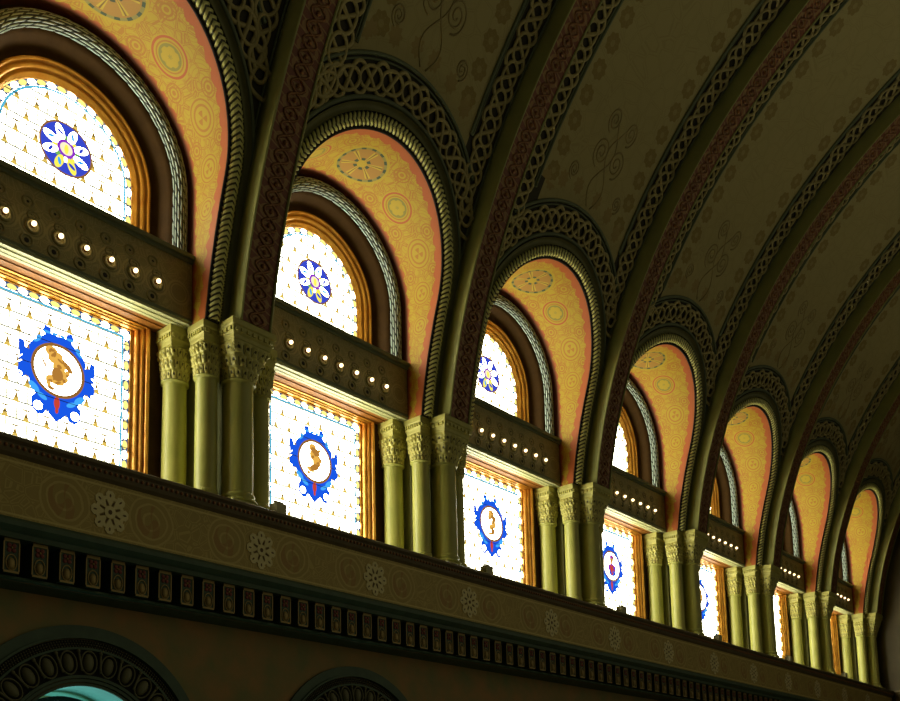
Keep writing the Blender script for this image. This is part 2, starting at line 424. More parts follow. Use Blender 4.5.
c=MB()
def bx_(x,wd): return x if x>-.905 else -.905+(x+.905)*(wd-.905)/.095
def vg(fn,nu,nv,mt=0,wd=1,xr=0):
    # fn(u,v)->(x',z); writes world x
    def P(u,v): x,z=fn(u,v); return vpt(xr+bx_(x,wd),z)
    c.grid(P,nu,nv,mt,uvf=lambda u,v:fn(u,v),uvf2=lambda u,v:(fn(u,v)[0],arcs(fn(u,v)[1])))
ZR=1.015
for n in range(-1,7):
    xr=PC[n] if n>=0 else PC[0]-1; wd=PW[n] if n>=0 else 1
    if n==-1:
        vg(lambda u,v:(-.84+.84*u,ZT*v),12,60,0,1,xr); continue
    vg(lambda u,v:(CX+H-(CX+H)*u,ZS*v),3,8,0,wd,xr); vg(lambda u,v:(-1+(CX-H+1)*u,ZS*v),3,8,0,wd,xr)
    def pol(u,v):
        t=PI*(1-u); dx,dz=cos(t),sin(t); k=1e9
        # snap samples to the rectangle corners
        if abs(dx)>1e-9: k=min(k,(-CX if dx>0 else CX+1)/abs(dx))
        if dz>1e-9: k=min(k,(ZR-ZS)/dz)
        r=H+(k-H)*v; return (CX+r*dx,ZS+r*dz)
    tc=math.atan2(ZR-ZS,-CX); td=math.atan2(ZR-ZS,CX+1)
    us=[i/16*tc for i in range(17)]+[tc+(PI-td-tc)*i/32 for i in range(1,33)]+[PI-td+td*i/16 for i in range(1,17)]
    def pol2(u,v):
        t=us[round(u*64)]; return pol(1-t/PI,v)
    vg(pol2,64,10,0,wd,xr)
    c.grid(lambda u,v:vpt(xr-wd+wd*u,ZR+(ZT-ZR)*v),20,40,0,
        uvf=lambda u,v:(-1+u*wd if u<.5 else -wd+wd*u,ZR+(ZT-ZR)*v),uvf2=lambda u,v:(-1+u*wd if u<.5 else -wd+wd*u,arcs(ZR+(ZT-ZR)*v)))
# painted tendrils above each arch, lying on the vault
def spiral(cx,cz,r,turn,ang0,xr,wd,sg):
    pts=[]
    for i in range(40):
        t=i/39; rr=r*(1-.85*t); a=ang0+turn*t*2*PI
        pts.append((cx+sg*rr*cos(a),cz+rr*sin(a)))
    return pts
for n in range(0,7):
    xr=PC[n]; wd=PW[n]
    for sg in (1,-1):
        for (cx,cz,r) in ((.055,1.20,.048),(.060,1.30,.038),(.16,1.10,.030)):
            pts=spiral(cx*1.0,cz,r,2.2,-PI/2,xr,wd,1)
            P=[vpt(xr+(-.5+sg*x),z,RI,.0008) for x,z in pts]; Nn=[vn(z) for x,z in pts]
            c.tube(P,.0035,4,False,1,Nn,.3)
        st=[(.012+.035*sin(i/14*PI*2.2),1.03+.27*i/14) for i in range(15)]
        c.tube([vpt(xr+(-.5+sg*x),z,RI,.0008) for x,z in st],.0032,4,False,1,[vn(z) for x,z in st],.3)
struct(c.build('ceiling',[M['vault'],M['spiral']]))

# ------------------------------------------------------------------ arch line helper in (x',z), right leg bottom -> crown -> left leg bottom
def archpts(r,z0,nl=6,na=40,cx=-.5,ZA=ZA):
    p=[(cx+r,z0+(ZA-z0)*i/nl) for i in range(nl)]
    p+=[(cx+r*cos(PI*i/na),ZA+r*sin(PI*i/na)) for i in range(na+1)]
    p+=[(cx-r,ZA+(z0-ZA)*i/nl) for i in range(1,nl+1)]
    return p
def archlen(p):
    s=[0]
    for a,b in zip(p,p[1:]): s.append(s[-1]+math.hypot(a[0]-b[0],a[1]-b[1]))
    return s
# strapwork on a band: map(s,v) -> (point, normal)
def strapwork(mb,length,lam,hw,mapf,r=.0062,m=0):
    N=max(2,round(length/lam)); N+=N%2; lam=length/N
    k=10
    for ph in (0,PI):
        pts=[];nn=[]
        for i in range(N*k+1):
            s=lam*i/k; v=hw*.86*sin(PI*s/lam+ph)
            p,q=mapf(s,v,.0018+.0012*cos(PI*s/lam*2+ph)); pts.append(p); nn.append(q)
        mb.tube(pts,r,5,False,m,nn,.8)
    for j in range(0,N+1):
        if j==0 or j==N: continue
        pts=[];nn=[]
        for i in range(18):
            a=2*PI*i/18; p,q=mapf(lam*j+lam*.50*cos(a),hw*.62*sin(a),.004); pts.append(p); nn.append(q)
        mb.tube(pts,r*.85,5,True,m,nn,.8)

# ------------------------------------------------------------------ window arch (soffit, rope, cove, bead, interlace) : one thing per bay
def make_arch():
    root=empty('window_arch','x','arch moulding',(PC[0],0,0),'arch mouldings around the windows')
    AP=archpts(H,0.0,10,64,CX,ZS); AL=archlen(AP); mid=AL[-1]/2
    m=MB(); n=len(AP)
    YB=.19
    def so(u,v):
        x,z=AP[round(u*(n-1))]; yf=vy(z)-.002; return (x,yf+(YB-yf)*v,z)
    m.grid(so,n-1,10,0,uvf=lambda u,v:(AL[round(u*(n-1))]-mid,so(u,v)[1]),uvf2=lambda u,v:(AL[round(u*(n-1))]-mid,so(u,v)[1]-so(u,0)[1]))
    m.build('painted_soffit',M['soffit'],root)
    # dark fillet along the front edge
    m=MB(); loops=[]
    for (r,o) in ((H,0.0),(H,.006),(H+.010,.006),(H+.012,.0)):
        loops.append([vpt(x,z,RI,o) for x,z in archpts(r,0,10,64,CX,ZS)])
    m.sweep(loops); m.build('dark_fillet',M['dark'],root)
    # rope
    m=MB(); rc=H+.029; rr=.0205
    RP=archpts(rc,0,100,260,CX,ZS); RL=archlen(RP); nr=len(RP)
    def rope(u,v):
        i=round(u*(nr-1)); x,z=RP[i]; s=RL[i]
        a=2*PI*v; d=(((s/.0175)+abs((a/PI)-.5)*1.9)%1); h=.66+.50*(1-abs(2*d-1))
        # frame: radial in xz plane, normal of vault
        dx,dz=(1,0) if z<ZS and x>CX else ((-1,0) if z<ZS else ((x-CX)/rc,(z-ZS)/rc))
        N=Vector(vn(z)); Rv=Vector((dx,0,dz)); Rv=(Rv-N*Rv.dot(N)).normalized()
        q=Vector(vpt(x,z,RI,.006))+Rv*(rr*h*cos(a))+N*(rr*h*sin(a)); return q
    m.grid(rope,nr-1,16,0,cv=True,smooth=True,uvf=lambda u,v:(RL[round(u*(nr-1))],v)); m.build('rope_moulding',M['rope'],root)
    # plain hollow and outer bead
    m=MB(); loops=[]
    for k in range(7):
        t=k/6; loops.append([vpt(x,z,RI,.004+.012*abs(2*t-1)**2) for x,z in archpts(H+.050+.026*t,0,10,64,CX,ZS)])
    m.sweep(loops); m.build('hollow_moulding',M['olive'],root)
    m=MB(); pts=[p for p in archpts(H+.086,.30,6,64,CX,ZS)]
    m.tube([vpt(x,z,RI,.008) for x,z in pts],.0085,6,False,0,[vn(z) for x,z in pts]); m.build('bead_moulding',M['border'],root)
    # interlace band on the arch
    rm=.508; t0=math.radians(28)
    ln=rm*(PI-2*t0)
    m=MB()
    def mp(s,v,o):
        a=t0+s/rm; r=rm+v; x=CX+r*cos(a); z=ZS+r*sin(a); return vpt(x,z,RI,o+.004),vn(z)
    strapwork(m,ln,.092,.050,mp,.0082); m.build('interlace_band',M['strap'],root)
    m=MB()
    for r in (.570,.556):
        pts=[(CX+r*cos(a),ZS+r*sin(a)) for a in [math.radians(47)+math.radians(86)*i/40 for i in range(41)]]
        m.tube([vpt(x,z,RI,.004) for x,z in pts],.0075 if r>.56 else .004,6,False,0,[vn(z) for x,z in pts])
    m.build('outer_border',M['border'],root)
    return root
arch0=make_arch()
for n in range(7):
    lab='rope-edged window arch with orange and gold painted soffit, %s from the left'%wname(n)
    if n==0: arch0['label']=lab
    else: dup(arch0,(PC[n],0,0),1,lab)

# ------------------------------------------------------------------ vault ribs
def make_rib():
    root=empty('vault_rib','x','vault rib',(PC[0],0,0),'vault ribs')
    m=MB(); NS=60
    a0=math.asin((0-ZC)/R0); a1=math.asin((ZT-.05-ZC)/R0)
    def pt(x,a,R): return (x,YC+R*cos(a),ZC+R*sin(a))
    def prof(xs,Rs,mt,mb,sm=False):
        for k in range(len(xs)-1):
            mb.grid(lambda u,v:pt(xs[k]+(xs[k+1]-xs[k])*v,a0+(a1-a0)*u,Rs[k]+(Rs[k+1]-Rs[k])*v),NS,1,mt,smooth=True,uvf=lambda u,v:(v,(a1-a0)*u*R0))
    prof([-.065,-.065,-.063,-.059,-.056],[RI+.02,R0+.002,R0,R0,R0+.004],0,m)
    prof([.056,.056,.054,.050,.047],[RI+.02,R0+.002,R0,R0,R0+.004],0,m)
    m.grid(lambda u,v:pt(-.065+.121*u,a0,R0+.1*v),1,1,0)
    m.build('rib_body',M['ribside'],root)
    m=MB(); prof([-.057,.048],[R0+.006,R0+.006],0,m); m.build('painted_underside',M['ribpanel'],root)
    # corded ornament down the underside
    m=MB(); ln=(a1-a0)*R0
    for ph in (0,PI):
        pts=[];nn=[]
        NN=int(ln/.0075)
        for i in range(NN+1):
            s=ln*i/NN; a=a0+s/R0; pts.append(pt(-.004+.028*sin(2*PI*s/.085+ph),a,R0+.004)); nn.append((0,-cos(a),-sin(a)))
        m.tube(pts,.0042,4,False,0,nn,.7)
    for i in range(int(ln/.0425)):
        s=(i+.5)*.0425; a=a0+s/R0; q=pt(-.004,a,R0+.003); m.sphere(q,.008,0,6,4)
    m.build('cord_ornament',plain('rib_cord_bronze',(.34,.15,.05),.5),root)
    # interlace bands on the vault either side
    for sg in (-1,1):
        m=MB(); s0=arcs(.74); s1=arcs(ZT-.08)
        def mp(s,v,o,sg=sg):
            z=arcz(s0+s); k=min(1,.35+s/.28)     # narrows to a tail at the foot
            return vpt(sg*((.134 if sg<0 else .138)+v*k-(1-k)*.022),z,RI,o+.003),vn(z)
        strapwork(m,s1-s0,.100,.054,mp,.0082); m.build('interlace_band',M['strap'],root)
        m=MB()
        for xx,r in ((.202,.0068),(.191,.0035),(.074,.0045)):
            zs=[(.97 if xx>.1 else .55)+(ZT-.08-.97)*i/50 for i in range(51)]
            m.tube([vpt(sg*xx,z,RI,.003) for z in zs],r,6,False,0,[vn(z) for z in zs])
        m.build('border',M['border'],root)
    return root
rib0=make_rib()
for n in range(7):
    lab='curved vault rib with reddish underside, rising from the %s pier from the left'%ords[n] if n<6 else 'last vault rib, against the dark end wall, rising from the farthest pier'
    if n==0: rib0['label']=lab
    else: dup(rib0,(PC[n],0,0),1,lab)

# ------------------------------------------------------------------ columns
def leafcell(u,t):
    row=t*3; r_=int(min(row,2.999)); fv=row-r_
    fu=(u*16+.5*(r_%2)+.12*sin(fv*3))%1-.5
    return fu,fv
def make_column(r,ab,name,ztop=0.0,zb=-.60):
    root=empty(name,'x','column',(0,0,0))
    # abacus: moulded square block with dentils
    m=MB(); h=ab/2
    lv=[(h,0),(h,-.018),(h*.95,-.022),(h*.93,-.040),(h*.87,-.046),(h*.85,-.056),(h*.78,-.062)]
    for (a,z),(b,z2) in zip(lv,lv[1:]):
        for k in range(4):
            c1,s1=[(1,0),(0,1),(-1,0),(0,-1)][k]
            def rt(x,y): return (x*c1-y*s1,x*s1+y*c1)
            p=[(*rt(-a,-a),z),(*rt(a,-a),z),(*rt(b,-b),z2),(*rt(-b,-b),z2)]
            m.poly(p)
    m.poly([(-h,-h,0),(h,-h,0),(h,h,0),(-h,h,0)]); b=h*.78; m.poly([(-b,-b,-.062),(b,-b,-.062),(b,b,-.062),(-b,b,-.062)][::-1])
    nd=7
    for k in range(4):
        c1,s1=[(1,0),(0,1),(-1,0),(0,-1)][k]
        for i in range(nd):
            x=(-.82+1.64*i/(nd-1))*h*.95; d=h*.94; wv=h*.07
            q=[]
            for (px,py) in ((x-wv,-d-.0045),(x+wv,-d-.0045),(x+wv,-d+.004),(x-wv,-d+.004)): q.append((px*c1-py*s1,px*s1+py*c1))
            lo=[m.vert((*p,-.038)) for p in q]; hi=[m.vert((*p,-.026)) for p in q]
            m.face(lo[::-1]); m.face(hi)
            for t in range(4): m.face((lo[t],lo[(t+1)%4],hi[(t+1)%4],hi[t]))
    m.build('abacus',M['abacus'],root)
    # bell with two tiers of acanthus leaves
    m=MB(); z0,z1=-.166,-.060
    def bell(u,v):
        a=2*PI*u; t=v
        sq=1/max(abs(cos(a)),abs(sin(a)))
        rt=h*.86*(1+(sq-1)*.85); k=t**1.15
        rad=r*1.03*(1-k)+rt*k
        fu,fv=leafcell(u,t)
        dd=sqrt((fu*2)**2+((fv-.42)*1.9)**2)
        rel=.008*(1-min(1,abs(fu)*2)**2)*min(1,(1-fv)*3) - (.006 if dd<.28 else 0)
        rad+=rel*(.6+.6*t)
        return (rad*cos(a),rad*sin(a),z0+(z1-z0)*t)
    m.grid(bell,160,36,0,cu=True)
    for k in range(4):
        a=PI/4+k*PI/2; d=h*1.02
        pts=[]
        for i in range(16):
            t=i/15; th=t*3.6*PI; rr=.014*(1-.8*t); pts.append(((d+rr*cos(th)-.006)*cos(a),(d+rr*cos(th)-.006)*sin(a),-.078+rr*sin(th)))
        m.tube(pts,.0045,5)
        pts=[((r*1.15+(d-r*1.15)*t**1.5)*cos(a),(r*1.15+(d-r*1.15)*t**1.5)*sin(a),-.125+.055*t) for t in [i/6 for i in range(7)]]
        m.tube(pts,.006,5)
    m.build('leaf_capital',M['capital'],root)
    m=MB(); m.lathe([(r*1.0,-.180)]+[(r*1.02+.0065*sin(PI*i/8),-.176+.012*i/8) for i in range(9)]+[(r,-.163)],n=32); m.build('neck_ring',M['column'],root)
    m=MB(); m.lathe([(r*1.01,-.545),(r*1.02,-.42),(r,-.30),(r*.985,-.17)],n=36); m.build('shaft',M['column'],root)
    m=MB(); m.lathe([(r*1.02,-.53),(r*1.12,-.536),(r*1.14,-.541),(r*1.06,-.546),(r*1.05,-.550)]+[(r*1.06+.011*sin(PI*i/8),-.550-.018*i/8) for i in range(9)]+[(r*1.3,-.571)],n=36)
    pb=r*1.42; m.box(-pb,pb,-pb,pb,zb-.005,-.570); m.build('base',M['column'],root)
    return root
cC=make_column(.0475,.17,'column'); cA=make_column(.038,.100,'column'); cB=make_column(.034,.086,'column')
POS={'C':(-.009,.085),'A':(-.148,.226),'B':(-.1035,.121)}
first={'C':cC,'A':cA,'B':cB}; used=set()
def place(kind,n,mir,lab):
    px,py=POS[kind]; x=PC[n]+((-px-.016 if kind=='A' else -px-.004) if mir else px)
    loc=(x,py,0)
    if kind not in used: used.add(kind); r=first[kind]; r.location=[c*L for c in loc]; r['label']=lab
    else: r=dup(first[kind],loc,1,lab)
    r['group']='columns of the wall piers'
for n in range(7):
    w_=ords[n]+' pier from the left' if n<6 else 'last, farthest pier'
    place('C',n,False,'thick olive front column of the '+w_)
    place('B',n,False,'slender column just left of the thick one on the '+w_)
    place('A',n,False,'leftmost column of the %s, beside the window frame'%w_)
    if n<6:
        place('B',n,True,'slender column behind the right side of the '+w_)
        place('A',n,True,'rear right column of the %s, mostly hidden'%w_)

# ------------------------------------------------------------------ lintels with bulbs
BS=.0777; BZ=.094; LY=.150
bulbx=[-.5+(i-3)*BS for i in range(7)]
def make_lintel():
    root=empty('lintel','x','lintel',(PC[0],0,0),'lintels between lower and upper windows')
    m=MB(); x0,x1=CX-H,CX+H
    m.box(x0,x1,LY,.30,.0125,.226,0)
    # face plate with uv for carving
    i=[m.vert(p,(p[0]+.5,p[2])) for p in ((x0,LY-.0015,.020),(x1,LY-.0015,.020),(x1,LY-.0015,.222),(x0,LY-.0015,.222))]; m.face(i,1)
    m.build('lintel_body',[M['lintel'],M['lintelface']],root)
    m=MB()
    for (zz0,zz1,yy) in ((.216,.230,LY-.018),(.206,.216,LY-.010),(.012,.021,LY-.006)): m.box(x0,x1,yy,LY+.01,zz0,zz1)
    m.build('edge_moulding',M['border'],root)
    m=MB(); m.box(x0,x1,.165,.196,.0,.0125); m.box(x0,x1,LY-.002,.175,.003,.0125); m.box(-.5-.30,-.5+.30,.182,.185,-.0015,.0,0); m.build('pale_underside',M['strip'],root)
    m=MB(); m.box(-.5-.30,-.5+.30,.196,.262,.0015,.0125); m.box(-.5-.30,-.5+.30,.215,.220,-.002,.002); m.build('wooden_head',plain('orange_brown_wood',(.34,.13,.018),.55,0,(.24,.085,.012),6),root)
    # carved cups: one ring round each bulb, smaller bosses above and below
    m=MB()
    for bx in bulbx:
        m.grid(lambda u,v:(bx+(.017+.006*cos(2*PI*v))*cos(2*PI*u),LY-.002-.006*sin(2*PI*v),BZ-.004+(.017+.006*cos(2*PI*v))*sin(2*PI*u)),18,6,0,True,True)
        for zz,rr in ((BZ-.050,.017),(BZ+.064,.015)):
            m.grid(lambda u,v:(bx-BS*.18+(rr+.004*cos(2*PI*v))*cos(2*PI*u),LY-.001-.004*sin(2*PI*v),zz+(rr+.004*cos(2*PI*v))*sin(2*PI*u)),16,6,0,True,True)
            m.sphere((bx-BS*.18,LY,zz),rr*.75,1,12,6,(1,.15,1))
    for k in range(-4,3):       # leafy scroll between cups
        cx=-.5+(k+.5)*BS+BS*.0
        pts=[(cx+BS*.5+.020*cos(t)*(1-t/12),LY-.002,BZ+.026+.016*sin(t)*(1-t/12)) for t in [i*.5 for i in range(18)]]
        if abs(cx+BS*.5+.5)<H-.03: m.tube(pts,.0028,4)
    m.build('carved_rosettes',[M['lintel'],M['dark']],root)
    return root
lin0=make_lintel()
for n in range(7):
    lab='dark carved lintel with a row of small bulbs, %s from the left'%wname(n)
    if n==0: lin0['label']=lab
    else: dup(lin0,(PC[n],0,0),1,lab)
def make_bulb():
    root=empty('light_bulb','x','light bulb')
    m=MB(); m.sphere((0,-.013,0),.0070,0,12,8,(1,1.15,1)); m.build('glass_bulb',M['bulb'],root)
    m=MB(); m.grid(lambda u,v:((.006+.003*v)*cos(2*PI*u),.002-.010*(1-v),(.006+.003*v)*sin(2*PI*u)),12,2,0,cu=True); m.build('socket',M['beadgold'],root)
    return root
bulb0=make_bulb(); fb_=True
for n in range(7):
    for i,bx in enumerate(bulbx):
        lab='glowing bulb, %s from the right on the %s lintel from the left'%(ords[6-i],wname(n))
        loc=(PC[n]+bx,LY,BZ)
        if fb_: fb_=False; bulb0.location=[c*L for c in loc]; bulb0['label']=lab; o=bulb0
        else: o=dup(bulb0,loc,1,lab)
        o['group']='bulbs on the lintels'

# ------------------------------------------------------------------ lower square windows
GY=.285
def disc(mb,cx,cz,rx,rz,y,m,n=28,rot=0):
    pts=[]
    for i in range(n):
        a=2*PI*i/n; x=rx*cos(a); z=rz*sin(a); pts.append((cx+x*cos(rot)-z*sin(rot),cz+x*sin(rot)+z*cos(rot)))
    mb.prism(pts[::-1],y,y+.0012,m,False)
def ringm(mb,cx,cz,r0,r1,y,m,n=40,rz=1.0):
    mb.grid(lambda u,v:(cx+(r0+(r1-r0)*v)*cos(2*PI*u),y,cz+(r0+(r1-r0)*v)*rz*sin(2*PI*u)),n,1,m,cu=True,smooth=False)
def square_window(n):
    root=empty('window_%d'%(n+1),'square stained glass window with a blue cartouche round an oval, %s from the left below the lintels'%wname(n),'window',(PC[n],0,0),'lower square windows','structure')
    hw=.226; zt=-.0175; zb=-.60; cz=(zt+zb)/2
    if n==0:
        m=MB(); P=[(-.5-hw,GY,zb),(-.5+hw,GY,zb),(-.5+hw,GY,zt),(-.5-hw,GY,zt)]
        m.poly(P,0,[(p[0]+.5,p[2]-cz) for p in P]); g=m.build('glass',M['glass_sq'],root); square_window.g=g.data
        m=MB(); prof=[(0,.291),(0,.279),(.010,.279),(.013,.270),(.016,.266),(.020,.266),(.023,.272),(.026,.264),(.029,.259),(.034,.257),(.038,.262),(.041,.253),(.045,.249),(.050,.249),(.053,.255),(.054,.262)]
        loops=[]
        for d,y in prof:
            dz=d*.0175/.054
            loops.append([(-.5-hw-d,y,zb-.01),(-.5-hw-d,y,zt+dz),(-.5+hw+d,y,zt+dz),(-.5+hw+d,y,zb-.01)])
        m.sweep(loops,smooth=False); g=m.build('gilded_frame',M['gold'],root); square_window.f=g.data
        m=MB()
        for z in [zb+.035+.083*i for i in range(7)]: m.box(-.5-hw,-.5+hw,GY-.0035,GY-.001,z,z+.0014)
        g=m.build('saddle_bars',M['lead'],root); square_window.b=g.data
    else:
        for nm,d in (('glass',square_window.g),('gilded_frame',square_window.f),('saddle_bars',square_window.b)):
            o=bpy.data.objects.new(nm,d); COL.objects.link(o); o.parent=root
    # medallion
    r=.080; cx,cz=-.503,-.230; m=MB(); k=r
    half=[(0,1.28),(.30,1.30),(.34,1.50),(.55,1.55),(.62,1.36),(.52,1.22),(.70,1.06),(.98,.86),(1.14,.62),(1.12,.45),(1.28,.48),(1.34,.72),(1.52,.70),(1.50,.1),(1.53,-.5),(1.36,-.66),(1.24,-.50),(1.12,-.52),(1.05,-.78),(.84,-.95),(.98,-1.10),(.96,-1.42),(.74,-1.60),(.50,-1.55),(.40,-1.36),(.26,-1.50),(0,-1.70)]
    zs_=lambda z:z*(1.14 if z<-.9 else 1.04)
    out=[(cx+x*k*.95,cz+zs_(z)*k) for x,z in half]+[(cx-x*k*.95,cz+zs_(z)*k) for x,z in half[1:-1][::-1]]
    m.prism(out,GY-.0016,GY-.0004,0,False)
    for sg in (1,-1):
        for (x,z,rx,rz,rot,mt) in ((.80,.98,.20,.10,-.8,1),(.45,1.36,.16,.05,0,1),(.86,-.86,.24,.12,.7,1),(1.42,-.1,.02,.12,.9,2),(1.40,.1,.02,.12,.9,2),(.15,1.38,.10,.05,0,1),(.55,-1.12,.2,.09,.5,1)):
            disc(m,cx+sg*x*k,cz+z*k,rx*k,rz*k,GY-.0030,mt,12,sg*rot)
        ringm(m,cx+sg*.70*k,cz-1.52*k,.10*k,.17*k,GY-.0033,2,20); ringm(m,cx+sg*.70*k,cz-1.52*k,.0,.055*k,GY-.0033,2,12)
        ringm(m,cx+sg*1.40*k,cz-.56*k,.05*k,.10*k,GY-.0033,2,14); ringm(m,cx+sg*.92*k,cz+.98*k,.04*k,.08*k,GY-.0036,2,14)
    disc(m,cx,cz-1.22*k,.11*k,.24*k,GY-.0034,3,14); disc(m,cx,cz-1.50*k,.06*k,.12*k,GY-.0036,3,10)
    m.build('blue_cartouche',[M['g_blue'],M['g_azure'],M['g_white'],M['g_red']],root)
    m=MB(); disc(m,cx,cz,r*.97,r*.97,GY-.0042,1,40); ringm(m,cx,cz,r*.90,r*1.02,GY-.0056,0,48); mo=m.build('oval_medallion',[M['g_brown'],M['g_white']],root)
    m=MB(); y=GY-.0066; rnd=random.Random(n+3)
    figs=[
     [(-.28,.66,.24,.20,0,0),(-.12,.46,.30,.22,.5,0),(.12,.34,.32,.15,-.5,0),(.38,.22,.22,.10,-.9,1),(.02,.10,.24,.30,.2,0),(-.04,-.16,.22,.26,.1,1),(-.10,-.40,.34,.16,-.15,0),(.20,-.30,.20,.12,.5,0),(-.36,-.56,.08,.26,.3,0),(-.26,-.74,.14,.06,0,1),(.30,-.06,.10,.20,-.6,0),(-.54,.12,.04,.20,.5,1)],
     [(-.15,.62,.22,.18,.3,0),(.02,.46,.28,.16,-.4,1),(-.10,.24,.22,.26,.4,0),(.22,.16,.22,.12,-.7,0),(.10,-.06,.24,.20,0,0),(-.04,-.30,.28,.16,.4,1),(-.28,-.44,.24,.10,-.3,0),(-.38,-.62,.14,.07,.2,0),(.26,.56,.12,.06,.6,0)],
     [(-.05,.58,.24,.2,0,0),(.16,.34,.24,.16,-.5,1),(-.18,.34,.16,.14,.3,0),(.16,.02,.18,.26,.1,0),(-.04,-.20,.22,.16,.5,0),(.08,-.44,.14,.2,0,1),(-.18,-.60,.16,.08,0,0)],
     [(.0,.46,.22,.24,0,0),(.0,.62,.26,.14,0,2),(.0,.18,.12,.14,0,0),(.0,-.16,.50,.30,0,2),(.0,-.46,.42,.22,0,3),(-.12,-.20,.14,.30,.2,4),(.20,-.30,.12,.24,-.2,3)],
    ]
    fg=figs[[0,1,2,3,1,2,0][n]]
    for (x,z,rx,rz,rot,mt) in fg: disc(m,cx+x*r,cz+z*r,rx*r,rz*r,y-.0004*(mt+1)*(1+x*.1),mt,12,rot)
    for (x,z,rx,rz,rot,mt) in fg:
        for q in range(2): disc(m,cx+(x+rnd.uniform(-.1,.1))*r,cz+(z+rnd.uniform(-.1,.1))*r,rx*r*.4,rz*r*.25,y-.003,1 if mt<2 else 4,8,rnd.uniform(0,3))
    m.build('painted_figure',[M['g_gold'],M['g_ochre'],M['g_purple'],M['g_blue'],M['g_red']],mo)
for n in range(7): square_window(n)

def arched_window(n):
    root=empty('window_%d'%(n+8),'round-topped stained glass window with a blue and white roundel, %s from the left above the lintels'%wname(n),'window',(PC[n],0,0),'upper round-topped windows','structure')
    zb=.20
    if n==0:
        D={}
        m=MB(); ap=archpts(.222,zb,2,40); m.poly([(x,GY,z) for x,z in ap][::-1],0,[(x+.5,z-ZA) for x,z in ap][::-1]); D['glass']=m.build('glass',M['glass_ar'],root).data
        prof=[(.221,.291),(.221,.281),(.226,.279),(.230,.268),(.235,.266),(.239,.272),(.243,.262),(.248,.256),(.254,.256),(.257,.262),(.260,.250),(.265,.246),(.269,.250),(.270,.262)]
        m=MB(); m.sweep([[(x,y,z) for x,z in archpts(r,zb,2,48)] for r,y in prof]); D['gilded_frame']=m.build('gilded_frame',M['gold'],root).data
        m=MB(); prof=[(.266,.262)]+[(.268+.046*t,.250-.055*t+.020*sin(PI*t)) for t in [i/6 for i in range(7)]]+[(.405,.195)]
        m.sweep([[(x,y,z) for x,z in archpts(r,zb,2,48)] for r,y in prof]); D['brown_cove']=m.build('brown_cove',M['brown'],root).data
        m=MB(); rc=.3335; rr=.0245
        RP=archpts(rc,zb,36,200); RL=archlen(RP); nr=len(RP)
        def br(u,v):
            i=round(u*(nr-1)); x,z=RP[i]; s=RL[i]; a=-PI*.02-PI*.96*(1-v)+0
            row=v*9; rf=row%1; off=.5*(int(row)%2)
            c1=((s/.052)+off+rf*.35)%1
            h=.86+.20*min(1,min(rf,1-rf)*3.5)*min(1,min(c1,1-c1)*7)
            dx,dz=(1,0) if z<ZA and x>-.5 else ((-1,0) if z<ZA else ((x+.5)/rc,(z-ZA)/rc))
            return (x+dx*rr*h*cos(a),.190+1.2*rr*h*sin(a),z+dz*rr*h*cos(a))
        m.grid(br,nr-1,45,0,smooth=True,uvf=lambda u,v:(RL[round(u*(nr-1))],v)); D['braided_moulding']=m.build('braided_moulding',M['braid'],root).data
        m=MB()
        for z in [ZA-.14,ZA-.053,ZA+.035,ZA+.118]:
            hwid=.222 if z<ZA else sqrt(.222**2-(z-ZA)**2)
            m.box(-.5-hwid,-.5+hwid,GY-.0035,GY-.001,z,z+.0014)
        D['saddle_bars']=m.build('saddle_bars',M['lead'],root).data
        # roundel
        m=MB(); cx,cz,r=-.5,.4785-.004,.083
        disc(m,cx,cz,r,r,GY-.0042,0,40); 
        for k in range(8):
            a=2*PI*k/8+PI/8; 
            disc(m,cx+.62*r*cos(a),cz+.62*r*sin(a),.30*r,.15*r,GY-.0056,1 if k not in (5,6) else 4,16,a)
            disc(m,cx+.62*r*cos(a),cz+.62*r*sin(a),.15*r,.06*r,GY-.0066,5 if k%2 else 0,10,a+.6)
            a+=PI/8; disc(m,cx+.40*r*cos(a),cz+.40*r*sin(a),.12*r,.06*r,GY-.0060,[4,6,1][k%3],10,a)
        ringm(m,cx,cz,.24*r,.34*r,GY-.0074,3,28); disc(m,cx,cz,.25*r,.25*r,GY-.0070,7,20); disc(m,cx,cz-.02*r,.08*r,.18*r,GY-.0086,4,12)
        ringm(m,cx,cz,.95*r,1.02*r,GY-.0060,2,48)
        D['roundel']=m.build('roundel',[M['g_navy'],M['g_white'],M['g_brown'],M['g_purple'],M['g_yellow'],M['g_azure'],M['g_green'],M['g_pale']],root).data
        arched_window.D=D
    else:
        for nm,d in arched_window.D.items():
            o=bpy.data.objects.new(nm,d); COL.objects.link(o); o.parent=root
for n in range(7): arched_window(n)

# ------------------------------------------------------------------ cornice under the windows
co=empty('cornice','long painted cornice running below all the windows, with pale rosettes and a row of corbels','cornice',(0,0,0))
def extr(mb,prof,x0,x1,mt=0):
    for (y0,z0),(y1,z1) in zip(prof,prof[1:]):
        ids=[mb.vert((x0,y0,z0)),mb.vert((x1,y0,z0)),mb.vert((x1,y1,z1)),mb.vert((x0,y1,z1))]; mb.face(ids[::-1],mt)
m=MB(); extr(m,[(.31,-.600),(-.040,-.600),(-.046,-.604),(-.046,-.612),(-.036,-.618),(-.034,-.632),(-.030,-.640),(-.020,-.648)],X0,X1); m.build('ledge',M['ledge'],co)
m=MB()
def fz(u,v): return (X0+(X1-X0)*u,-.020+.0*v,-.802+.155*v)
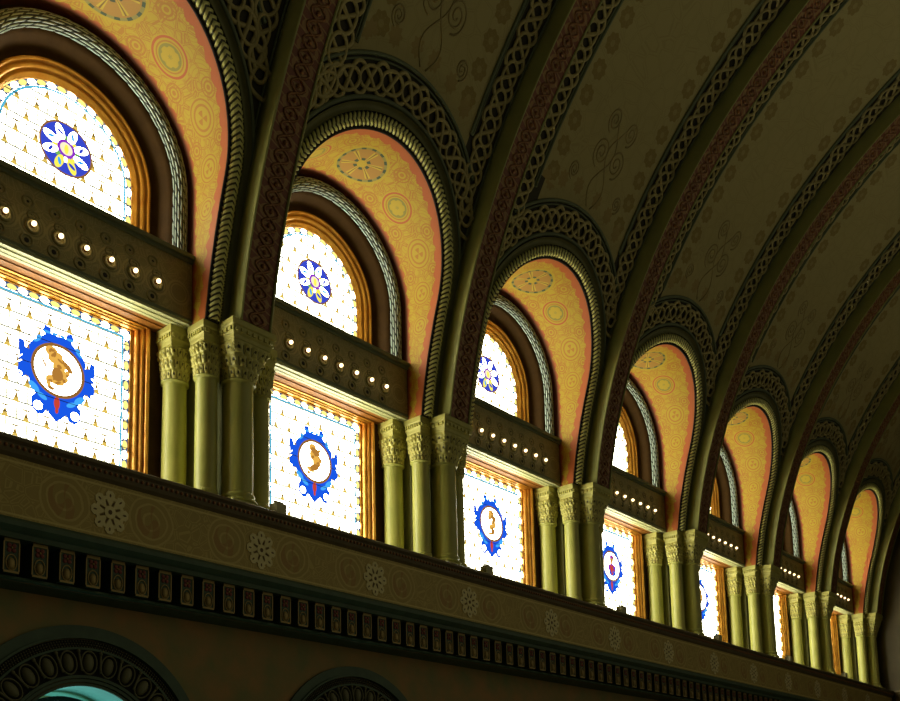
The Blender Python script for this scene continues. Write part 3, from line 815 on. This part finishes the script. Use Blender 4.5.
# frieze uv runs in bay coordinates so that the painting follows the bays
edges=[(X0,PC[0]-1,-1.0-(PC[0]-1-X0),-1.0)]+[(PC[n]-PW[n],PC[n],-1.0,0.0) for n in range(7)]+[(PC[6],X1,0.0,X1-PC[6])]
for a,b,ua,ub in edges:
    m.grid(lambda u,v:(a+(b-a)*u,-.020,-.802+.155*v),1,1,0,smooth=False,uvf=lambda u,v:(ua+(ub-ua)*u,-.802+.155*v))
m.build('painted_frieze',M['frieze'],co)
m=MB(); extr(m,[(-.020,-.800),(-.032,-.803),(-.040,-.812),(-.040,-.824),(-.030,-.834),(-.024,-.838),(-.020,-.850),(.052,-.850)],X0,X1)
extr(m,[(.020,-.935),(.008,-.938),(.004,-.945),(.014,-.950),(.080,-.955)],X0,X1)
m.poly([(X0,.020,-.935),(X1,.020,-.935),(X1,.052,-.935),(X0,.052,-.935)]); m.build('green_moulding',M['greenmould'],co)
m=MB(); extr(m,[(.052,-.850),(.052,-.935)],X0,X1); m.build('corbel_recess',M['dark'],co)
m=MB(); m.box(X0,X1,.012,.03,-.9495,-.9465); m.build('red_fillet',M['redbrown'],co)
m=MB(); x=X0+.01
while x<X1-.01: m.sphere((x,-.036,-.626),.0055,0,5,4); x+=.0155
bd=m.build('bead_row',M['beadgold'],co); bd['kind']='stuff'
# rosettes
m=MB()
for k in range(8):
    a=2*PI*k/8; pts=[]
    for (r,da) in ((.010,0),(.026,-.30),(.040,-.30),(.046,-.12),(.046,.12),(.040,.30),(.026,.30)): pts.append((r*cos(a+da),r*1.15*sin(a+da)))
    m.prism(pts[::-1],-.0222,-.0202,0,False)
    disc(m,.036*cos(a),.041*sin(a),.0045,.0022,-.0226,1,8,a); disc(m,.020*cos(a+.39),.023*sin(a+.39),.006,.0016,-.0226,1,8,a+.39); disc(m,.031*cos(a+.39),.036*sin(a+.39),.012,.0045,-.0221,0,10,a+.39+PI/2)
disc(m,0,0,.014,.016,-.0232,0,12); disc(m,0,0,.005,.006,-.0238,1,8)
ro=m.build('painted_rosette',[M['rosette'],plain('rosette_eye',(.16,.10,.04),.7)],co)
xs=[]
for n in range(7): xs+= [PC[n]-.5,PC[n]]
xs=[PC[0]-1]+xs
for i,x in enumerate(xs):
    o=ro if i==0 else ro.copy()
    if i: COL.objects.link(o); o.parent=co
    o.location=(x*L,0,-.727*L); o.scale=(1.18,1,1.12)
# corbels
m=MB(); wv=.019
m.box(-wv,wv,-.006,.052,-.935,-.850,0)
m.box(-wv,wv,-.0085,-.006,-.858,-.850,1); m.box(-wv,wv,-.0085,-.006,-.935,-.930,1)
for sg in (-1,1): m.box(sg*wv-.0016,sg*wv+.0016,-.0080,-.006,-.930,-.858,1)
m.sphere((0,-.006,-.912),.0105,2,10,6,(1,.6,1.45)); 
m.grid(lambda u,v:((.0135+.002*cos(2*PI*v))*cos(2*PI*u),-.0065-.002*sin(2*PI*v),-.909+(.020+.002*cos(2*PI*v))*sin(2*PI*u)),16,5,1,True,True)
for k in range(4):
    a=PI/4+k*PI/2; m.sphere((.0085*cos(a),-.0065,-.872+.0085*sin(a)),.0062,3,8,4,(1,.4,1))
m.sphere((0,-.0075,-.872),.0035,2,6,4)
cb=m.build('corbel',[M['corbgreen'],M['corbgold'],M['corbgold'],M['corbred']],co)
cbn=0
for n in range(7):
    for i in range(14):
        x=PC[n]+PW[n]*(-1+(i+.5)/14)
        o=cb if cbn==0 else cb.copy()
        if cbn: COL.objects.link(o); o.parent=co
        o.location=(x*L,0,0); cbn+=1

# cornice returned along the end wall
ce=empty('cornice','short return of the cornice on the dark end wall','cornice',(0,0,0))
m=MB(); XE=X1
def extr2(mb,prof,y0,y1):
    for (d0,z0),(d1,z1) in zip(prof,prof[1:]):
        mb.poly([(XE-d0,y0,z0),(XE-d1,y0,z1),(XE-d1,y1,z1),(XE-d0,y1,z0)])
extr2(m,[(0,-.60),(.04,-.60),(.04,-.612),(.02,-.65),(.02,-.80),(.04,-.812),(.04,-.824),(.02,-.85),(0,-.86)],-.05,-2.55); m.build('moulding',M['ledge'],ce)
m=MB()
for i in range(34):
    y=-.09-.071*i; m.box(XE-.045,XE,y-.038,y,-.935,-.86)
m.build('corbel_row',M['corbgreen'],ce)['kind']='stuff'

# ------------------------------------------------------------------ lower arches: surrounds and windows
for n in (0,1):
    root=empty('arch_surround','dark green arch surround with egg ornament, %s'%('left one around pale blue light' if n==0 else 'right one, only its top showing'),'arch surround',(PC[n]-.5,LW,AZ),'lower arch surrounds')
    def rg(mb,r0,r1,y0,y1,mt=0):
        prof=[(r0,0),(r0,y0),(r1,y1),(r1,0)]
        mb.sweep([[(r*cos(PI*i/64),-y,r*sin(PI*i/64)) for i in range(65)] for r,y in prof],mt,smooth=False)
    m=MB(); rg(m,.343,.373,.010,.010); rg(m,.338,.344,.016,.016); m.build('outer_band',M['greenmould'],root)
    m=MB()
    for r in (.331,.324,.317):
        k=int(PI*r/.0078)
        for i in range(k+1):
            a=PI*i/k; m.sphere((r*cos(a),-.006,r*sin(a)),.0031,0,5,3)
    b_=m.build('bead_band',plain('dark_bronze_beads',(.17,.16,.08),.5),root); b_['kind']='stuff'
    m=MB(); rg(m,.310,.336,.003,.003); rg(m,.240,.310,.002,.006); m.build('egg_ground',M['dark'],root)
    m=MB(); rg(m,.308,.314,.012,.012); rg(m,.232,.240,.012,.012); rg(m,.222,.230,.009,.009); rg(m,.212,.219,.006,.006); m.build('inner_mouldings',M['greenmould'],root)
    eg=None
    for i in range(15):
        a=PI*(i+.5)/15
        if eg is None:
            m=MB(); m.sphere((0,0,0),.017,0,12,8,(.9,.7,1.45))
            m.grid(lambda u,v:((.0225+.0025*cos(2*PI*v))*cos(2*PI*u),-.004-.003*sin(2*PI*v),(.031+.0025*cos(2*PI*v))*sin(2*PI*u)),20,5,0,True,True)
            m.tube([(.033,-.004,z) for z in (-.026,-.01,.008,.026)],.0035,5); m.sphere((.033,-.004,.028),.006,0,6,4)
            eg=m.build('egg_ornament',plain('carved_egg_olive',(.20,.19,.09),.5),root); o=eg
        else: o=eg.copy(); COL.objects.link(o); o.parent=root
        o.location=(.274*cos(a)*L,-.008*L,.274*sin(a)*L); o.rotation_euler=(0,PI/2-a,0)
    wn=empty('window_%d'%(15+n),'pale blue-lit window inside the %s lower arch'%('left' if n==0 else 'right'),'window',(PC[n]-.5,0,AZ),None,'structure')
    m=MB(); pp=[(.185*cos(PI*i/32),.21,.185*sin(PI*i/32)) for i in range(33)]+[(-.185,.21,-.5),(.185,.21,-.5)]
    m.poly(pp[::-1]); m.build('glass',M['cyan'],wn)
    m=MB(); m.sweep([[(r*cos(PI*i/32),y,r*sin(PI*i/32)) for i in range(33)] for r,y in ((.184,.215),(.184,.195),(.198,.195),(.198,.215))],smooth=False); m.build('frame',M['dark'],wn)

# ------------------------------------------------------------------ small lamp boxes on the ledge
lb=None
for n in range(7):
    for (dx,dy,wh) in ((-.173,.10,'between the left columns of the %s pier'%ords[n]),(-.905,-.005,'against the left of the %s square window'%wname(n))):
        if n==0 and dx<-.5: continue
        if lb is None:
            lb=empty('ledge_lamp','x','lamp'); m=MB(); m.box(-.020,.020,-.016,.016,-.598,-.560 if True else 0); m.build('housing',M['lampbox'],lb)
            m=MB(); m.box(-.014,.014,.0155,.0185,-.592,-.566); m.build('lens',M['g_pale'] if False else M['strip'],lb)
            m=MB(); m.tube([(-.016,0,-.560),(-.016,0,-.552),(.016,0,-.552),(.016,0,-.560)],.003,5); m.build('bracket',M['ledge'],lb); o=lb
        else: o=dup(lb,(0,0,0))
        o.location=((PC[n]+dx)*L,dy*L,0); o['label']='small box lamp standing on the ledge '+wh; o['group']='lamps on the ledge'

# ------------------------------------------------------------------ world, camera
wd=bpy.data.worlds.new('World'); scene.world=wd; wd.use_nodes=True
X.nt=wd.node_tree; tc_=X.nt.nodes.new('ShaderNodeTexCoord'); sx_=X.nt.nodes.new('ShaderNodeSeparateXYZ')
X.nt.links.new(tc_.outputs['Generated'],sx_.inputs[0]); dirx=X(sx_.outputs[0])
bg=wd.node_tree.nodes['Background']; link((dirx*.150+.083).max(.005),bg.inputs[1]); bg.inputs[0].default_value=(1,.93,.58,1)  # added ambience gradient, dimmer from minus x to darken the ribs' left faces

f_px,cxp,cyp=975.4978,447.3692,703.614
yaw,pit,rol=.8547,.1294,-.0227
exec_cam=(-1.7168,-2.3226,-1.582)
fw=Vector((sin(yaw)*cos(pit),cos(yaw)*cos(pit),sin(pit))); rr_=Vector((cos(yaw),-sin(yaw),0)); uu_=rr_.cross(fw)
r2=rr_*cos(rol)+uu_*sin(rol); u2=-rr_*sin(rol)+uu_*cos(rol)
cam=bpy.data.cameras.new('Camera'); co_=bpy.data.objects.new('Camera',cam); COL.objects.link(co_)
mt=Matrix((r2,u2,-fw)).transposed().to_4x4(); mt.translation=Vector(exec_cam)*L; co_.matrix_world=mt
cam.sensor_fit='HORIZONTAL'; cam.sensor_width=36; cam.lens=f_px*36/900
cam.shift_x=(450-cxp)/900; cam.shift_y=(cyp-350.5)/900; cam.clip_start=.05; cam.clip_end=200
scene.camera=co_
vs=scene.view_settings; vs.view_transform='Standard'; vs.look='None'; vs.gamma=1; vs.use_curve_mapping=False; vs.exposure=0
